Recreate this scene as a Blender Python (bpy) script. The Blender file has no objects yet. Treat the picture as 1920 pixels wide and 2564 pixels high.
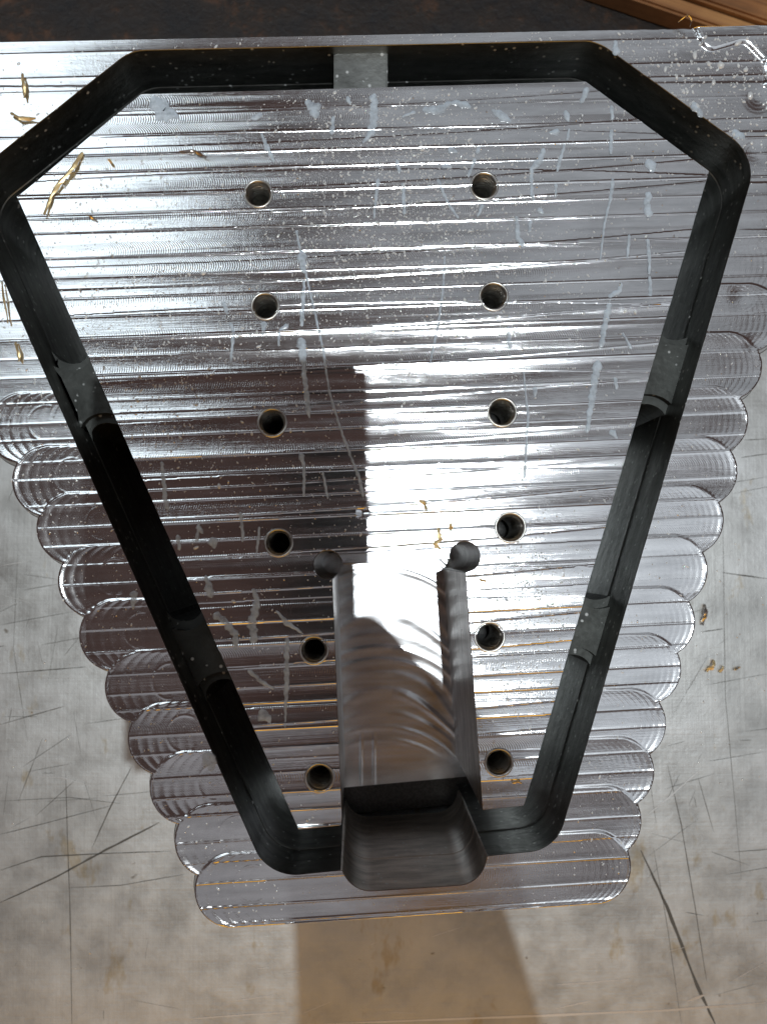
import bpy, bmesh, math, random
import numpy as np
from mathutils import Vector, Matrix

random.seed(7)
rng = np.random.default_rng(7)
scene = bpy.context.scene
COL = scene.collection

# ------------------------------------------------------------------ camera
H = 0.26                       # lens 26 cm above the milled top face (z = 0)
F = 1670.0                     # focal length in units of a 1656 px wide picture
CX, CY = 828.0, 1105.7
NAD = (770.0, 1195.0)          # where the plumb line from the lens meets the face
Zc = -Vector(((NAD[0]-CX)/F, (CY-NAD[1])/F, -1)).normalized()
Xc = (Vector((1, 0, 0)) - Zc*Zc.x).normalized()
Yc = Zc.cross(Xc)
ROT = Matrix((Xc, Yc, Zc))     # camera -> world
cam_d = bpy.data.cameras.new('camera')
cam = bpy.data.objects.new('camera', cam_d)
COL.objects.link(cam)
cam.matrix_world = Matrix.Translation((0, 0, H)) @ ROT.to_4x4()
cam_d.sensor_fit = 'VERTICAL'
cam_d.sensor_height = 36
cam_d.lens = 36*F/2211.4
cam_d.clip_start = 0.005
cam_d.clip_end = 60
cam_d.dof.use_dof = True
cam_d.dof.focus_distance = H + 0.002
cam_d.dof.aperture_fstop = cam_d.lens/2.2
scene.camera = cam


def P(x, y, z=0.0):
    """plan position (x, y) of a measured point lying at height z"""
    d = ROT @ Vector(((x-CX)/F, (CY-y)/F, -1))
    t = (H-z)/-d.z
    return (d.x*t, d.y*t)


def P3(x, y, z=0.0):
    a = P(x, y, z)
    return Vector((a[0], a[1], z))


S = H/F                        # one picture unit on the face, in metres

# ------------------------------------------------------------------ light
world = bpy.data.worlds.new('World')
scene.world = world
world.use_nodes = True
bg = world.node_tree.nodes['Background']
bg.inputs[0].default_value = (0.29, 0.175, 0.15, 1)
bg.inputs[1].default_value = 0.20

LAMP = Vector((0.112, 0.030, 1.5))


def lamp(name, kind, loc, target, energy, color, **kw):
    d = bpy.data.lights.new(name, kind)
    d.energy = energy
    d.color = color
    for k, v in kw.items():
        setattr(d, k, v)
    o = bpy.data.objects.new(name, d)
    o.location = loc
    o.rotation_euler = (Vector(target)-Vector(loc)).to_track_quat('-Z', 'Y').to_euler()
    COL.objects.link(o)
    return o


lamp('work_lamp', 'SPOT', LAMP, (0, 0, 0), 44, (0.92, 0.98, 1.0), shadow_soft_size=0.007,
     spot_size=math.radians(50), spot_blend=0.3)
lamp('window_light', 'AREA', (-0.92, 1.0, 1.9), (0, 0, 0), 4.6, (0.82, 0.94, 1.0),
     shape='RECTANGLE', size=0.75, size_y=0.9)
lamp('door_light', 'AREA', (1.0, -0.25, 1.9), (0, 0, 0), 2.5, (0.84, 0.93, 1.0),
     shape='RECTANGLE', size=0.85, size_y=1.5)
lamp('warm_fill_light', 'AREA', (0.05, -1.2, 0.5), (0, 0, 0.05), 5.2, (1.0, 0.50, 0.05),
     shape='RECTANGLE', size=1.6, size_y=0.9)  # added amber fill to warm the shadows, no known bulb

lamp('far_fill_light', 'AREA', (0.6, 1.1, 1.9), (0, 0, 0), 1.5, (0.82, 0.93, 1.0), shape='RECTANGLE', size=1.5, size_y=0.9)  # added cool fill for the far rim and middle of the plate
lamp('near_fill_light', 'AREA', (-0.25, -1.0, 1.9), (0, 0, 0), 1.2, (0.88, 0.94, 1.0), shape='RECTANGLE', size=2.0, size_y=0.8)  # added cool fill for the near rim, no known fixture

scene.view_settings.view_transform = 'Standard'
scene.view_settings.look = 'None'
scene.view_settings.exposure = 0.0
scene.view_settings.gamma = 1.0
scene.cycles.max_bounces = 8
scene.cycles.glossy_bounces = 6
scene.cycles.use_denoising = True
scene.cycles.denoiser = 'OPENIMAGEDENOISE'
scene.cycles.denoising_input_passes = 'RGB_ALBEDO_NORMAL'
scene.cycles.denoising_prefilter = 'ACCURATE'
scene.cycles.sample_clamp_indirect = 4.0


# ------------------------------------------------------------------ helpers
def tag(o, label=None, cat=None, group=None, kind=None):
    if label: o['label'] = label
    if cat: o['category'] = cat
    if group: o['group'] = group
    if kind: o['kind'] = kind
    return o


def empty(name, loc=(0, 0, 0)):
    o = bpy.data.objects.new(name, None)
    o.empty_display_size = 0.02
    o.location = loc
    COL.objects.link(o)
    return o


def mesh_np(name, verts, faces, mat, parent=None, smooth=True):
    """verts (n,3), faces (m,3) or (m,4) numpy arrays"""
    me = bpy.data.meshes.new(name)
    n, k = faces.shape
    me.vertices.add(len(verts))
    me.vertices.foreach_set('co', np.ascontiguousarray(verts, dtype=np.float32).ravel())
    me.loops.add(n*k)
    me.loops.foreach_set('vertex_index', np.ascontiguousarray(faces, dtype=np.int32).ravel())
    me.polygons.add(n)
    me.polygons.foreach_set('loop_start', np.arange(0, n*k, k, dtype=np.int32))
    me.polygons.foreach_set('loop_total', np.full(n, k, dtype=np.int32))
    me.polygons.foreach_set('use_smooth', np.full(n, smooth, dtype=bool))
    me.update(calc_edges=True)
    me.validate()
    me.materials.append(mat)
    o = bpy.data.objects.new(name, me)
    COL.objects.link(o)
    if parent: o.parent = parent
    return o


def mesh_py(name, verts, faces, mat, parent=None, smooth=False):
    me = bpy.data.meshes.new(name)
    me.from_pydata([tuple(v) for v in verts], [], faces)
    me.update()
    if smooth:
        me.polygons.foreach_set('use_smooth', [True]*len(me.polygons))
    me.materials.append(mat)
    o = bpy.data.objects.new(name, me)
    COL.objects.link(o)
    if parent: o.parent = parent
    return o


# ------------------------------------------------------------------ materials
class NT:
    def __init__(s, name):
        s.m = bpy.data.materials.new(name)
        s.m.use_nodes = True
        s.t = s.m.node_tree
        s.b = s.t.nodes['Principled BSDF']
        s.out = s.t.nodes['Material Output']

    def n(s, typ, **kw):
        o = s.t.nodes.new(typ)
        for k, v in kw.items():
            if k.startswith('i_'):
                o.inputs[k[2:].replace('_', ' ')].default_value = v
            else:
                setattr(o, k, v)
        return o

    def l(s, a, b): s.t.links.new(a, b)

    def math(s, op, a, b=None, c=None, clamp=False):
        o = s.t.nodes.new('ShaderNodeMath')
        o.operation = op
        o.use_clamp = clamp
        for i, v in enumerate((a, b, c)):
            if v is None: continue
            if isinstance(v, (int, float)): o.inputs[i].default_value = v
            else: s.l(v, o.inputs[i])
        return o.outputs[0]

    def noise(s, vec, scale, detail=3, rough=0.5, sc=(1, 1, 1), rot=(0, 0, 0)):
        mp = s.n('ShaderNodeMapping')
        mp.inputs['Scale'].default_value = sc
        mp.inputs['Rotation'].default_value = rot
        s.l(vec, mp.inputs[0])
        o = s.n('ShaderNodeTexNoise')
        o.inputs['Scale'].default_value = scale
        o.inputs['Detail'].default_value = detail
        o.inputs['Roughness'].default_value = rough
        s.l(mp.outputs[0], o.inputs[0])
        return o.outputs[0]

    def ramp(s, fac, stops):
        o = s.n('ShaderNodeValToRGB')
        e = o.color_ramp.elements
        while len(e) < len(stops): e.new(0.5)
        for el, (p, c) in zip(e, stops):
            el.position = p
            el.color = c if len(c) == 4 else (*c, 1)
        s.l(fac, o.inputs[0])
        return o.outputs[0]


ANG = math.atan2(*(lambda a, b: (b[1]-a[1], b[0]-a[0]))(P(300, 1000), P(1400, 958)))  # feed direction


def milled(name, rough, lines, ticks, rust=0.0, tone=(0.80, 0.81, 0.83), bump=1.0):
    """freshly milled aluminium, wet with coolant mist"""
    k = NT(name)
    co = k.n('ShaderNodeTexCoord').outputs['Object']
    mp = k.n('ShaderNodeMapping')
    mp.inputs['Rotation'].default_value = (0, 0, -ANG)
    k.l(co, mp.inputs[0])
    v = mp.outputs[0]
    sep = k.n('ShaderNodeSeparateXYZ')
    k.l(v, sep.inputs[0])
    streak = k.noise(v, 1.0, 4, 0.65, sc=(25, 2600, 1))
    broad = k.noise(v, 1.0, 3, 0.6, sc=(14, 420, 1))
    wet = k.noise(v, 95, 3, 0.6)
    wetm = k.ramp(wet, [(0.42, (0, 0, 0)), (0.62, (1, 1, 1))])
    mist = k.noise(v, 1500, 2, 0.7)
    # feed ticks: shallow arcs every 0.6 mm, only in bands
    cross = k.noise(v, 1.0, 2, 0.5, sc=(1500, 40, 1))
    bandm = k.ramp(k.noise(v, 1.0, 2, 0.5, sc=(9, 210, 1)), [(0.45, (0, 0, 0)), (0.6, (1, 1, 1))])
    fr = k.math('SUBTRACT', k.math('FRACT', k.math('DIVIDE', sep.outputs[1], 37*S)), 0.5)
    arcx = k.math('ADD', k.math('MULTIPLY_ADD', sep.outputs[1], 0.4, sep.outputs[0]), k.math('MULTIPLY', k.math('MULTIPLY', fr, fr), 0.006))
    arcx = k.math('ADD', arcx, k.math('MULTIPLY', k.noise(v, 60, 1), 0.0012))
    wave = k.math('SINE', k.math('MULTIPLY', arcx, 2*math.pi/0.0008))
    tick = k.math('MULTIPLY', k.math('MULTIPLY', wave, 0.35), bandm)
    h = k.math('MULTIPLY', streak, lines)
    h = k.math('ADD', h, k.math('MULTIPLY', tick, ticks))
    h = k.math('ADD', h, k.math('MULTIPLY', k.math('MULTIPLY', mist, wetm), 0.55))
    h = k.math('ADD', h, k.math('MULTIPLY', cross, 0.3*ticks))
    h = k.math('ADD', h, k.math('MULTIPLY', broad, 0.9*lines))
    bp = k.n('ShaderNodeBump')
    bp.inputs['Strength'].default_value = 1.0*bump
    bp.inputs['Distance'].default_value = 0.00005
    k.l(h, bp.inputs['Height'])
    k.l(bp.outputs[0], k.b.inputs['Normal'])
    r = k.math('MULTIPLY_ADD', broad, 0.14, rough-0.07)
    k.l(r, k.b.inputs['Roughness'])
    dirt = k.noise(v, 1.0, 4, 0.6, sc=(30, 160, 1))
    c = k.ramp(dirt, [(0.3, tuple(x*0.72 for x in tone)), (0.62, tone)])
    k.l(c, k.b.inputs['Base Color'])
    k.b.inputs['Metallic'].default_value = 1.0
    return k.m


M_FACE = milled('milled aluminium face', 0.135, 0.55, 0.6)
M_EDGE = milled('milled aluminium rim', 0.18, 0.35, 0.2)
M_FLOOR = milled('milled channel floor', 0.22, 0.12, 0.0, bump=0.6)


def simple(name, col, rough, metal=0.0, bump=None, coat=0.0, spec=0.5):
    k = NT(name)
    k.b.inputs['Base Color'].default_value = (*col, 1)
    k.b.inputs['Roughness'].default_value = rough
    k.b.inputs['Metallic'].default_value = metal
    k.b.inputs['Coat Weight'].default_value = coat
    k.b.inputs['Specular IOR Level'].default_value = spec
    if bump:
        sc, dist = bump
        co = k.n('ShaderNodeTexCoord').outputs['Object']
        f = k.noise(co, sc, 4, 0.6)
        bp = k.n('ShaderNodeBump')
        bp.inputs['Distance'].default_value = dist
        k.l(f, bp.inputs['Height'])
        k.l(bp.outputs[0], k.b.inputs['Normal'])
        c = k.ramp(f, [(0.3, tuple(x*0.6 for x in col)), (0.7, tuple(min(1, x*1.25) for x in col))])
        k.l(c, k.b.inputs['Base Color'])
    return k.m


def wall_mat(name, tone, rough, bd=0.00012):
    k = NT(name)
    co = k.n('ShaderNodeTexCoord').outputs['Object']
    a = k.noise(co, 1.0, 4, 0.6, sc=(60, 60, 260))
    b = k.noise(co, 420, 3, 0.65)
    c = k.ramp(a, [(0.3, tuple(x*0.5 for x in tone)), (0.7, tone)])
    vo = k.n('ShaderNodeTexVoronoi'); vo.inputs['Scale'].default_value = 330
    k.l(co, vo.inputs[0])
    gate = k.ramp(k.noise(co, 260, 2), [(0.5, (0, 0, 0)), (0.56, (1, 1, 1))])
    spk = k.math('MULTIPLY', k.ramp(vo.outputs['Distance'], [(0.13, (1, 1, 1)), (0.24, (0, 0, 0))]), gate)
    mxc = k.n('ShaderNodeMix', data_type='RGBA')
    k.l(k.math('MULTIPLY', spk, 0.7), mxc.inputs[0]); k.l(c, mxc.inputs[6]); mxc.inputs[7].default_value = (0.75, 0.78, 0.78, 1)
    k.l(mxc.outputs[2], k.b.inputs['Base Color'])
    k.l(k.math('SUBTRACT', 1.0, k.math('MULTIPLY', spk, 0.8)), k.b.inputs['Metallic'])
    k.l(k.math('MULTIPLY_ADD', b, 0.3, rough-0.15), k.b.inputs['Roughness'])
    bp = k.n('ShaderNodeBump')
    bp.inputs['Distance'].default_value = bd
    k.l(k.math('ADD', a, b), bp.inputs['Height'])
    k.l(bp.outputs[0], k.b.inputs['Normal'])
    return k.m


M_WALL = wall_mat('shade-dark cut wall', (0.30, 0.31, 0.30), 0.42)  # aluminium darkened in colour for the shade deep in the groove
M_SLOTWALL = wall_mat('bright cut wall', (0.66, 0.64, 0.62), 0.40, 0.00003)
M_PITWALL = wall_mat('satin cut wall', (0.84, 0.77, 0.71), 0.42, 0.00006)
M_TAB = wall_mat('tab face', (0.30, 0.31, 0.30), 0.5)
M_THREAD = wall_mat('thread', (0.70, 0.69, 0.65), 0.32)
M_DARK = simple('shade-dark hole bottom', (0.03, 0.03, 0.03), 0.5, 0.3, (500, 0.0002))  # near-black colour stands in for shade at the hole bottom

# ------------------------------------------------------------------ plan outlines
def arr(pts): return np.array([P(*p) for p in pts])


def fillet(pts, radii, n=14):
    pts = [np.array(p, float) for p in pts]
    out = []
    for i, p in enumerate(pts):
        r = radii[i]
        if r <= 0:
            out.append(p); continue
        a, b = pts[i-1], pts[(i+1) % len(pts)]
        u = (a-p)/np.linalg.norm(a-p); w = (b-p)/np.linalg.norm(b-p)
        th = math.acos(float(np.clip(u@w, -1, 1)))
        d = r/math.tan(th/2)
        c = p+(u+w)/np.linalg.norm(u+w)*r/math.sin(th/2)
        s, e = p+u*d-c, p+w*d-c
        a0 = math.atan2(s[1], s[0]); a1 = math.atan2(e[1], e[0])
        da = (a1-a0+math.pi) % (2*math.pi)-math.pi
        for j in range(n+1):
            t = a0+da*j/n
            out.append(c+r*np.array((math.cos(t), math.sin(t))))
    return np.array(out)


def sd_poly(px, py, poly):
    """signed distance, negative inside"""
    d = np.full(px.shape, 1e9)
    sgn = np.ones(px.shape)
    n = len(poly)
    for i in range(n):
        a = poly[i]; b = poly[i-1]
        ex, ey = b[0]-a[0], b[1]-a[1]
        wx, wy = px-a[0], py-a[1]
        t = np.clip((wx*ex+wy*ey)/(ex*ex+ey*ey+1e-20), 0, 1)
        d = np.minimum(d, (wx-ex*t)**2+(wy-ey*t)**2)
        c1 = py >= a[1]; c2 = py < b[1]; c3 = ex*wy > ey*wx
        flip = (c1 & c2 & c3) | (~c1 & ~c2 & ~c3)
        sgn[flip] *= -1
    return sgn*np.sqrt(d)


INNER = arr([(305, 203), (1264, 176), (1530, 369), (1131, 1740), (645, 1791), (38, 425)])
OUT_PX = [(297, 106), (1282, 87), (1640, 336), (1184, 1945-60), (560, 1888), (-45, 365)]
# outer corners from measured edge lines
def isect(a, b, c, d):
    a, b, c, d = map(lambda q: np.array(q, float), (a, b, c, d))
    r, s = b-a, d-c
    t = ((c-a)[0]*s[1]-(c-a)[1]*s[0])/(r[0]*s[1]-r[1]*s[0])
    return tuple(a+r*t)
LT, RT = ((320, 107), (1230, 88)), ((1328, 115), (1598, 310))
RS, BT = ((1603, 450), (1253, 1656)), ((1168, 1838), (700, 1884))
LS, LU = ((472, 1656), (0, 587)), ((0, 330), (262, 124))
OUT_PX = [isect(*LU, *LT), isect(*LT, *RT), isect(*RT, *RS), isect(*RS, *BT), isect(*BT, *LS), isect(*LS, *LU)]
OUTER = fillet(arr(OUT_PX), [r*S for r in (95, 100, 100, 85, 95, 90)])
SLOT = arr([(716, 1219), (1004, 1205), (1043, 1760), (739, 1795)])
PIT = fillet(arr([(737, 1770), (1022, 1744), (1072, 1908), (733, 1930)]), [0, 0, 62*S, 66*S])
DOG = [(*P(708, 1219), 31.5*S), (*P(1003.5, 1202), 34*S)]
HOLES_PX = [(558, 418), (573, 661), (588, 912), (602, 1172), (678, 1404), (690, 1680),
            (1045, 401), (1066, 640), (1084, 890), (1102, 1139), (1057, 1375), (1077, 1647)]
HR = [27, 26.5, 27.5, 26.5, 26.5, 27, 27.5, 28, 28, 29, 28.5, 26.5]
HOLES = [(*P(x, y), r*S) for (x, y), r in zip(HOLES_PX, HR)]
TOPA, TOPB = np.array(P(0, 91)), np.array(P(1480, 62))
TN = np.array((-(TOPB-TOPA)[1], (TOPB-TOPA)[0])); TN /= np.linalg.norm(TN)

R_OUT, R_IN = 85*S, 77*S
LROW = [(-33, 924), (22, 1034), (70, 1144), (120, 1254), (168, 1369), (219, 1484), (272, 1598), (315, 1705), (367, 1814), (417, 1922)]
RROW = [(1626, 900), (1598, 1010), (1568, 1119), (1538, 1229), (1508, 1334), (1475, 1444), (1448, 1554), (1415, 1662), (1387, 1768), (1368, 1870)]
up = []
for i in range(7):
    y = 814-i*110
    up.append(((-260 if y < 870 else -85, y), (1656+36*i if i < 4 else 1900, y-24)))
rows_px = [(a, b) for a, b in up[::-1]]+list(zip(LROW, RROW))
ROWS = []
for a, b in rows_px:
    a = (a[0]+rng.uniform(-5, 5), a[1]+rng.uniform(-5, 5)); b = (b[0]+rng.uniform(-5, 5), b[1]+rng.uniform(-6, 6))
    A, B = np.array(P(*a)), np.array(P(*b))
    e = (B-A)/np.linalg.norm(B-A)
    ROWS.append((A+e*R_OUT, B-e*R_OUT, rng.uniform(-0.00006, 0.00006)))


def sd_rows(x, y):
    d = np.full(x.shape, 1e9)
    for A, B, _ in ROWS:
        e = B-A
        t = np.clip(((x-A[0])*e[0]+(y-A[1])*e[1])/(e@e), 0, 1)
        d = np.minimum(d, np.hypot(x-A[0]-e[0]*t, y-A[1]-e[1]*t))
    return d


def sd_cutouts(x, y):
    d = np.minimum(sd_poly(x, y, SLOT), sd_poly(x, y, PIT))
    for cx, cy, r in DOG:
        d = np.minimum(d, np.hypot(x-cx, y-cy)-r)
    return d


def phi_stock(x, y):
    d = R_OUT-sd_rows(x, y)
    d = np.minimum(d, -((x-TOPA[0])*TN[0]+(y-TOPA[1])*TN[1]))
    d = np.minimum(d, sd_poly(x, y, OUTER))
    return np.minimum(d, sd_cutouts(x, y))


def phi_plate(x, y):
    d = -sd_poly(x, y, INNER)
    for cx, cy, r in HOLES:
        d = np.minimum(d, np.hypot(x-cx, y-cy)-r)
    return np.minimum(d, sd_cutouts(x, y))


ca, sa = math.cos(ANG), math.sin(ANG)
def uv(x, y): return x*ca+y*sa, -x*sa+y*ca


def sm_noise(t, freq, seed):
    """smooth 1-D noise in -1..1"""
    r = np.random.default_rng(seed).uniform(-1, 1, 4096)
    q = t*freq+1000
    i = np.floor(q).astype(int) % 4095
    f = q-np.floor(q); f = f*f*(3-2*f)
    return r[i]*(1-f)+r[i+1]*f


def family(u, v, pitch, jit, ang, bow, seed, tilt, ridge, phase=0.0):
    """milling passes: slightly tilted lands with a raised burr line where they meet"""
    r = np.random.default_rng(seed)
    w = v-u*math.tan(ang)+bow*(u-0.02)**2+phase
    n = 90
    edges = (np.arange(n)-n/2)*pitch+r.uniform(-jit, jit, n)*pitch
    idx = np.clip(np.searchsorted(edges, w)-1, 0, n-2)
    lo, hi = edges[idx], edges[idx+1]
    t = (w-lo)/(hi-lo)
    tl = r.uniform(-1, 1, n)[idx]*tilt*0.7
    z = tl*(t-0.5)*(hi-lo) - 0.9*tilt*(hi-lo)*(t*(1-t))*r.uniform(0.2, 1.2, n)[idx]
    dn = np.minimum(w-lo, hi-w)
    near = np.where(w-lo < hi-w, idx, idx+1)
    amp = np.where(r.uniform(0, 1, n) < 0.75, r.uniform(0.75, 1.15, n), 0.25)[near]
    mod = 0.84+0.16*sm_noise(u+near*0.37, 28, seed+5)
    return z, ridge*amp*mod*np.exp(-(dn/0.00030)**2)


def z_plate(x, y):
    u, v = uv(x, y)
    z1, r1 = family(u, v, 45*S, 0.16, 0.004, 0.00, 11, 0.062, 0.00015)
    z2, r2 = family(u, v, 83*S, 0.30, 0.034, -0.16, 23, 0.030, 0.00012)
    z3, r3 = family(u, v, 140*S, 0.30, -0.020, 0.25, 31, 0.012, 0.00004)
    z = z1+z2+z3+r1+r2+r3
    for px, py, r, dep in ((783, 1108, 13, 0.0004), (800, 1350, 0, 0)):
        if r:
            cx, cy = P(px, py); d = np.hypot(x-cx, y-cy)/(r*S)
            z -= dep*np.clip(1.15-d, 0, 1)
    return z


DIMPLES = [(1635, 212, 36), (1625, 327, 30), (1600, 640, 34), (1630, 745, 30)]


def z_stock(x, y):
    u, v = uv(x, y)
    z = np.zeros(x.shape)
    dmin = sd_rows(x, y)
    got = np.zeros(x.shape, bool)
    for i, (A, B, zo) in enumerate(ROWS):
        e = B-A; L = np.linalg.norm(e); eh = e/L
        s = (x-A[0])*eh[0]+(y-A[1])*eh[1]
        w = -(x-A[0])*eh[1]+(y-A[1])*eh[0]
        sc = np.clip(s, 0, L)
        d = np.hypot(s-sc, w)
        ins = d < R_IN
        q = np.clip(d/R_IN, 0, 1)
        # lip at the very rim, shallow dish inside, deeper towards the ends of a pass
        endf = np.maximum(np.exp(-np.clip(s, 0, None)/(95*S)), np.exp(-np.clip(L-s, 0, None)/(120*S)))
        h = zo-0.00010+0.00010*q**3 + endf*(-0.00010+0.00026*q**4)
        cap = np.sqrt(np.clip((R_IN*1.02)**2-w*w, 0, None))
        fl = s+cap; fr = s-cap
        rl = np.exp(-np.clip(fl, 0, None)/(75*S))*(fl < 140*S)
        ph = i*1.7
        h += (0.00010+0.00008*math.sin(i*2.1)**2)*rl*np.abs(np.sin(math.pi*fl/(21*S)+ph))
        rr = np.exp(-np.clip(L-fr-R_IN*0, 0, None)/(60*S))
        h += 0.00006*rr*np.abs(np.sin(math.pi*fr/(13*S)+ph))
        # where the spindle turned round: one off-centre scar arc
        g = np.hypot(s-(52*S+12*S*math.sin(i*2.3)), w-8*S)-38*S
        h += 0.00006*np.exp(-(g/(2.2*S))**2)*(w > -30*S)*(s < 60*S)
        h += 0.00007*np.exp(-((R_IN-2.6*S-d)/(1.7*S))**2)*(0.5+0.5*np.sin(s*900+i))
        wb = np.clip((R_IN-d)/(7*S), 0, 1); wb = wb*wb*(3-2*wb)
        z = np.where(ins, np.where(got, z*(1-wb)+h*wb, h), z)
        got |= ins
    slope = np.clip((dmin-R_IN)/(R_OUT-R_IN), 0, 1.3)
    # outside the last lip the metal falls away in two small steps
    zs = 0.0003-0.0042*slope**1.4-0.0004*(slope > 0.45)
    z = np.where(got, z, zs)
    z1, r1 = family(u, v, 45*S, 0.16, 0.004, 0.00, 11, 0.022, 0.00010)
    z = z+np.where(got, z1+r1, 0)
    for px, py, r in DIMPLES:
        cx, cy = P(px, py); d = np.hypot(x-cx, y-cy)/(r*S)
        z -= np.where(d < 1, 0.00022*(1-d*d)**2+0.00002*np.abs(np.sin(d*12)), 0)
    # unfaced skin left standing in the far right corner
    cx, cy = P(1800, 20)
    k = sd_poly(x, y, fillet(arr([(1475, 20), (1522, 116), (1605, 92), (1652, 140), (1646, 190), (1800, 190), (1800, 20)]),
                             [0, 30*S, 22*S, 40*S, 8*S, 0, 0]))
    z += 0.0009*np.clip(-k/(9*S), 0, 1)**0.7
    return z


# ------------------------------------------------------------------ clipped height-field mesher
def surface(name, phi, zf, x0, x1, y0, y1, du, dv, mat, parent):
    cs = [uv(x, y) for x in (x0, x1) for y in (y0, y1)]
    us = np.arange(min(c[0] for c in cs), max(c[0] for c in cs)+du, du)
    vs = np.arange(min(c[1] for c in cs), max(c[1] for c in cs)+dv, dv)
    U, V = np.meshgrid(us, vs)
    X = U*ca-V*sa; Y = U*sa+V*ca
    Ph = phi(X, Y)
    Ph = np.where(Ph == 0, 1e-9, Ph)
    ny, nx = X.shape
    best = np.full(X.shape, 1e9); SX = X.copy(); SY = Y.copy()
    for dj, di in ((0, 1), (0, -1), (1, 0), (-1, 0), (1, 1), (-1, -1)):
        a = (slice(max(0, -dj), ny-max(0, dj)), slice(max(0, -di), nx-max(0, di)))
        b = (slice(max(0, dj), ny-max(0, -dj)), slice(max(0, di), nx-max(0, -di)))
        pa, pb = Ph[a], Ph[b]
        with np.errstate(divide='ignore', invalid='ignore'):
            t = pa/(pa-pb)
        L = math.hypot(di*du, dj*dv)
        ok = (pa*pb < 0) & (t <= 0.5) & (t*L < best[a])
        best[a] = np.where(ok, t*L, best[a])
        SX[a] = np.where(ok, X[a]+(X[b]-X[a])*t, SX[a])
        SY[a] = np.where(ok, Y[a]+(Y[b]-Y[a])*t, SY[a])
    snapped = best < 1e8
    Ph = np.where(snapped, 0, Ph)
    I = np.arange(ny*nx).reshape(ny, nx)
    a, b, c, d = I[:-1, :-1], I[:-1, 1:], I[1:, 1:], I[1:, :-1]
    tri = np.concatenate([np.stack([a, b, c], -1).reshape(-1, 3), np.stack([a, c, d], -1).reshape(-1, 3)])
    pf = Ph.ravel()[tri]
    keep = (pf >= 0).all(1) & (pf > 0).any(1)
    tri = tri[keep]
    used, inv = np.unique(tri, return_inverse=True)
    tri = inv.reshape(-1, 3)
    xs, ys = SX.ravel()[used], SY.ravel()[used]
    co = np.stack([xs, ys, zf(xs, ys)], -1)
    o = mesh_np(name, co, tri, mat, parent)
    # rim edges, in order of the triangles' winding
    e = np.concatenate([tri[:, (0, 1)], tri[:, (1, 2)], tri[:, (2, 0)]])
    key = np.sort(e, 1); key = key[:, 0].astype(np.int64)*len(used)+key[:, 1]
    _, idx, cnt = np.unique(key, return_index=True, return_counts=True)
    rim = e[idx[cnt == 1]]
    return o, co, rim


def skirt(name, co, rim, phi, sel, rings, mat, parent):
    """walls hanging from the rim edges chosen by sel; rings = [(outset into the void, z), ...]"""
    mid = (co[rim[:, 0]]+co[rim[:, 1]])/2
    rim = rim[sel(mid[:, 0], mid[:, 1])]
    vs, inv = np.unique(rim, return_inverse=True)
    rim = inv.reshape(-1, 2)
    base = co[vs]
    h = 2e-5
    gx = phi(base[:, 0]+h, base[:, 1])-phi(base[:, 0]-h, base[:, 1])
    gy = phi(base[:, 0], base[:, 1]+h)-phi(base[:, 0], base[:, 1]-h)
    g = np.hypot(gx, gy)+1e-12
    ox, oy = -gx/g, -gy/g
    V = [base]
    for off, z in rings:
        r = base.copy(); r[:, 0] += ox*off; r[:, 1] += oy*off
        r[:, 2] = base[:, 2]+z if z > -0.001 else z
        V.append(r)
    n = len(vs)
    Fs, W = [], []
    for k in range(len(rings)):          # every ring keeps its own vertices, so the edges between rings stay crisp
        W += [V[k], V[k+1]]
        a, b = rim[:, 1]+2*k*n, rim[:, 0]+2*k*n
        Fs.append(np.stack([a, b, b+n, a+n], -1))
    return mesh_np(name, np.concatenate(W), np.concatenate(Fs), mat, parent)


ZB = -0.086          # underside of the block = bench top
ZF = -0.068          # channel floor

block = empty('machined_block', (0, 0, ZB))
tag(block, 'thick wet aluminium block with scalloped milled rim and tapered plate outlined by black groove', 'metal block')


def to_block(o):
    o.parent = block
    o.matrix_parent_inverse = Matrix.Translation((0, 0, -ZB))
    return o


b0, b1 = P(-120, 2060), P(1780, 20)
stock, sco, srim = surface('scalloped_stock', phi_stock, z_stock, b0[0], b1[0], b0[1], b1[1], 0.00045, 0.00025, M_EDGE, None)
b0, b1 = P(20, 1830), P(1550, 150)
plate, pco, prim = surface('tapered_plate', phi_plate, z_plate, b0[0], b1[0], b0[1], b1[1], 0.00045, 0.00022, M_FACE, None)
to_block(stock); to_block(plate)

near_outer = lambda x, y: (np.abs(sd_poly(x, y, OUTER)) < 0.0006) & (sd_cutouts(x, y) > 0.0003)
near_inner = lambda x, y: (np.abs(sd_poly(x, y, INNER)) < 0.0006) & (sd_cutouts(x, y) > 0.0003)
near_cut = lambda x, y: np.abs(sd_cutouts(x, y)) <= 0.0005
not_hole = lambda x, y: np.min([np.abs(np.hypot(x-c[0], y-c[1])-c[2]) for c in HOLES], axis=0) > 0.0004
far_rim = lambda x, y: (sd_poly(x, y, OUTER) > 0.0006) & (np.abs(sd_cutouts(x, y)) > 0.0005)

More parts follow.
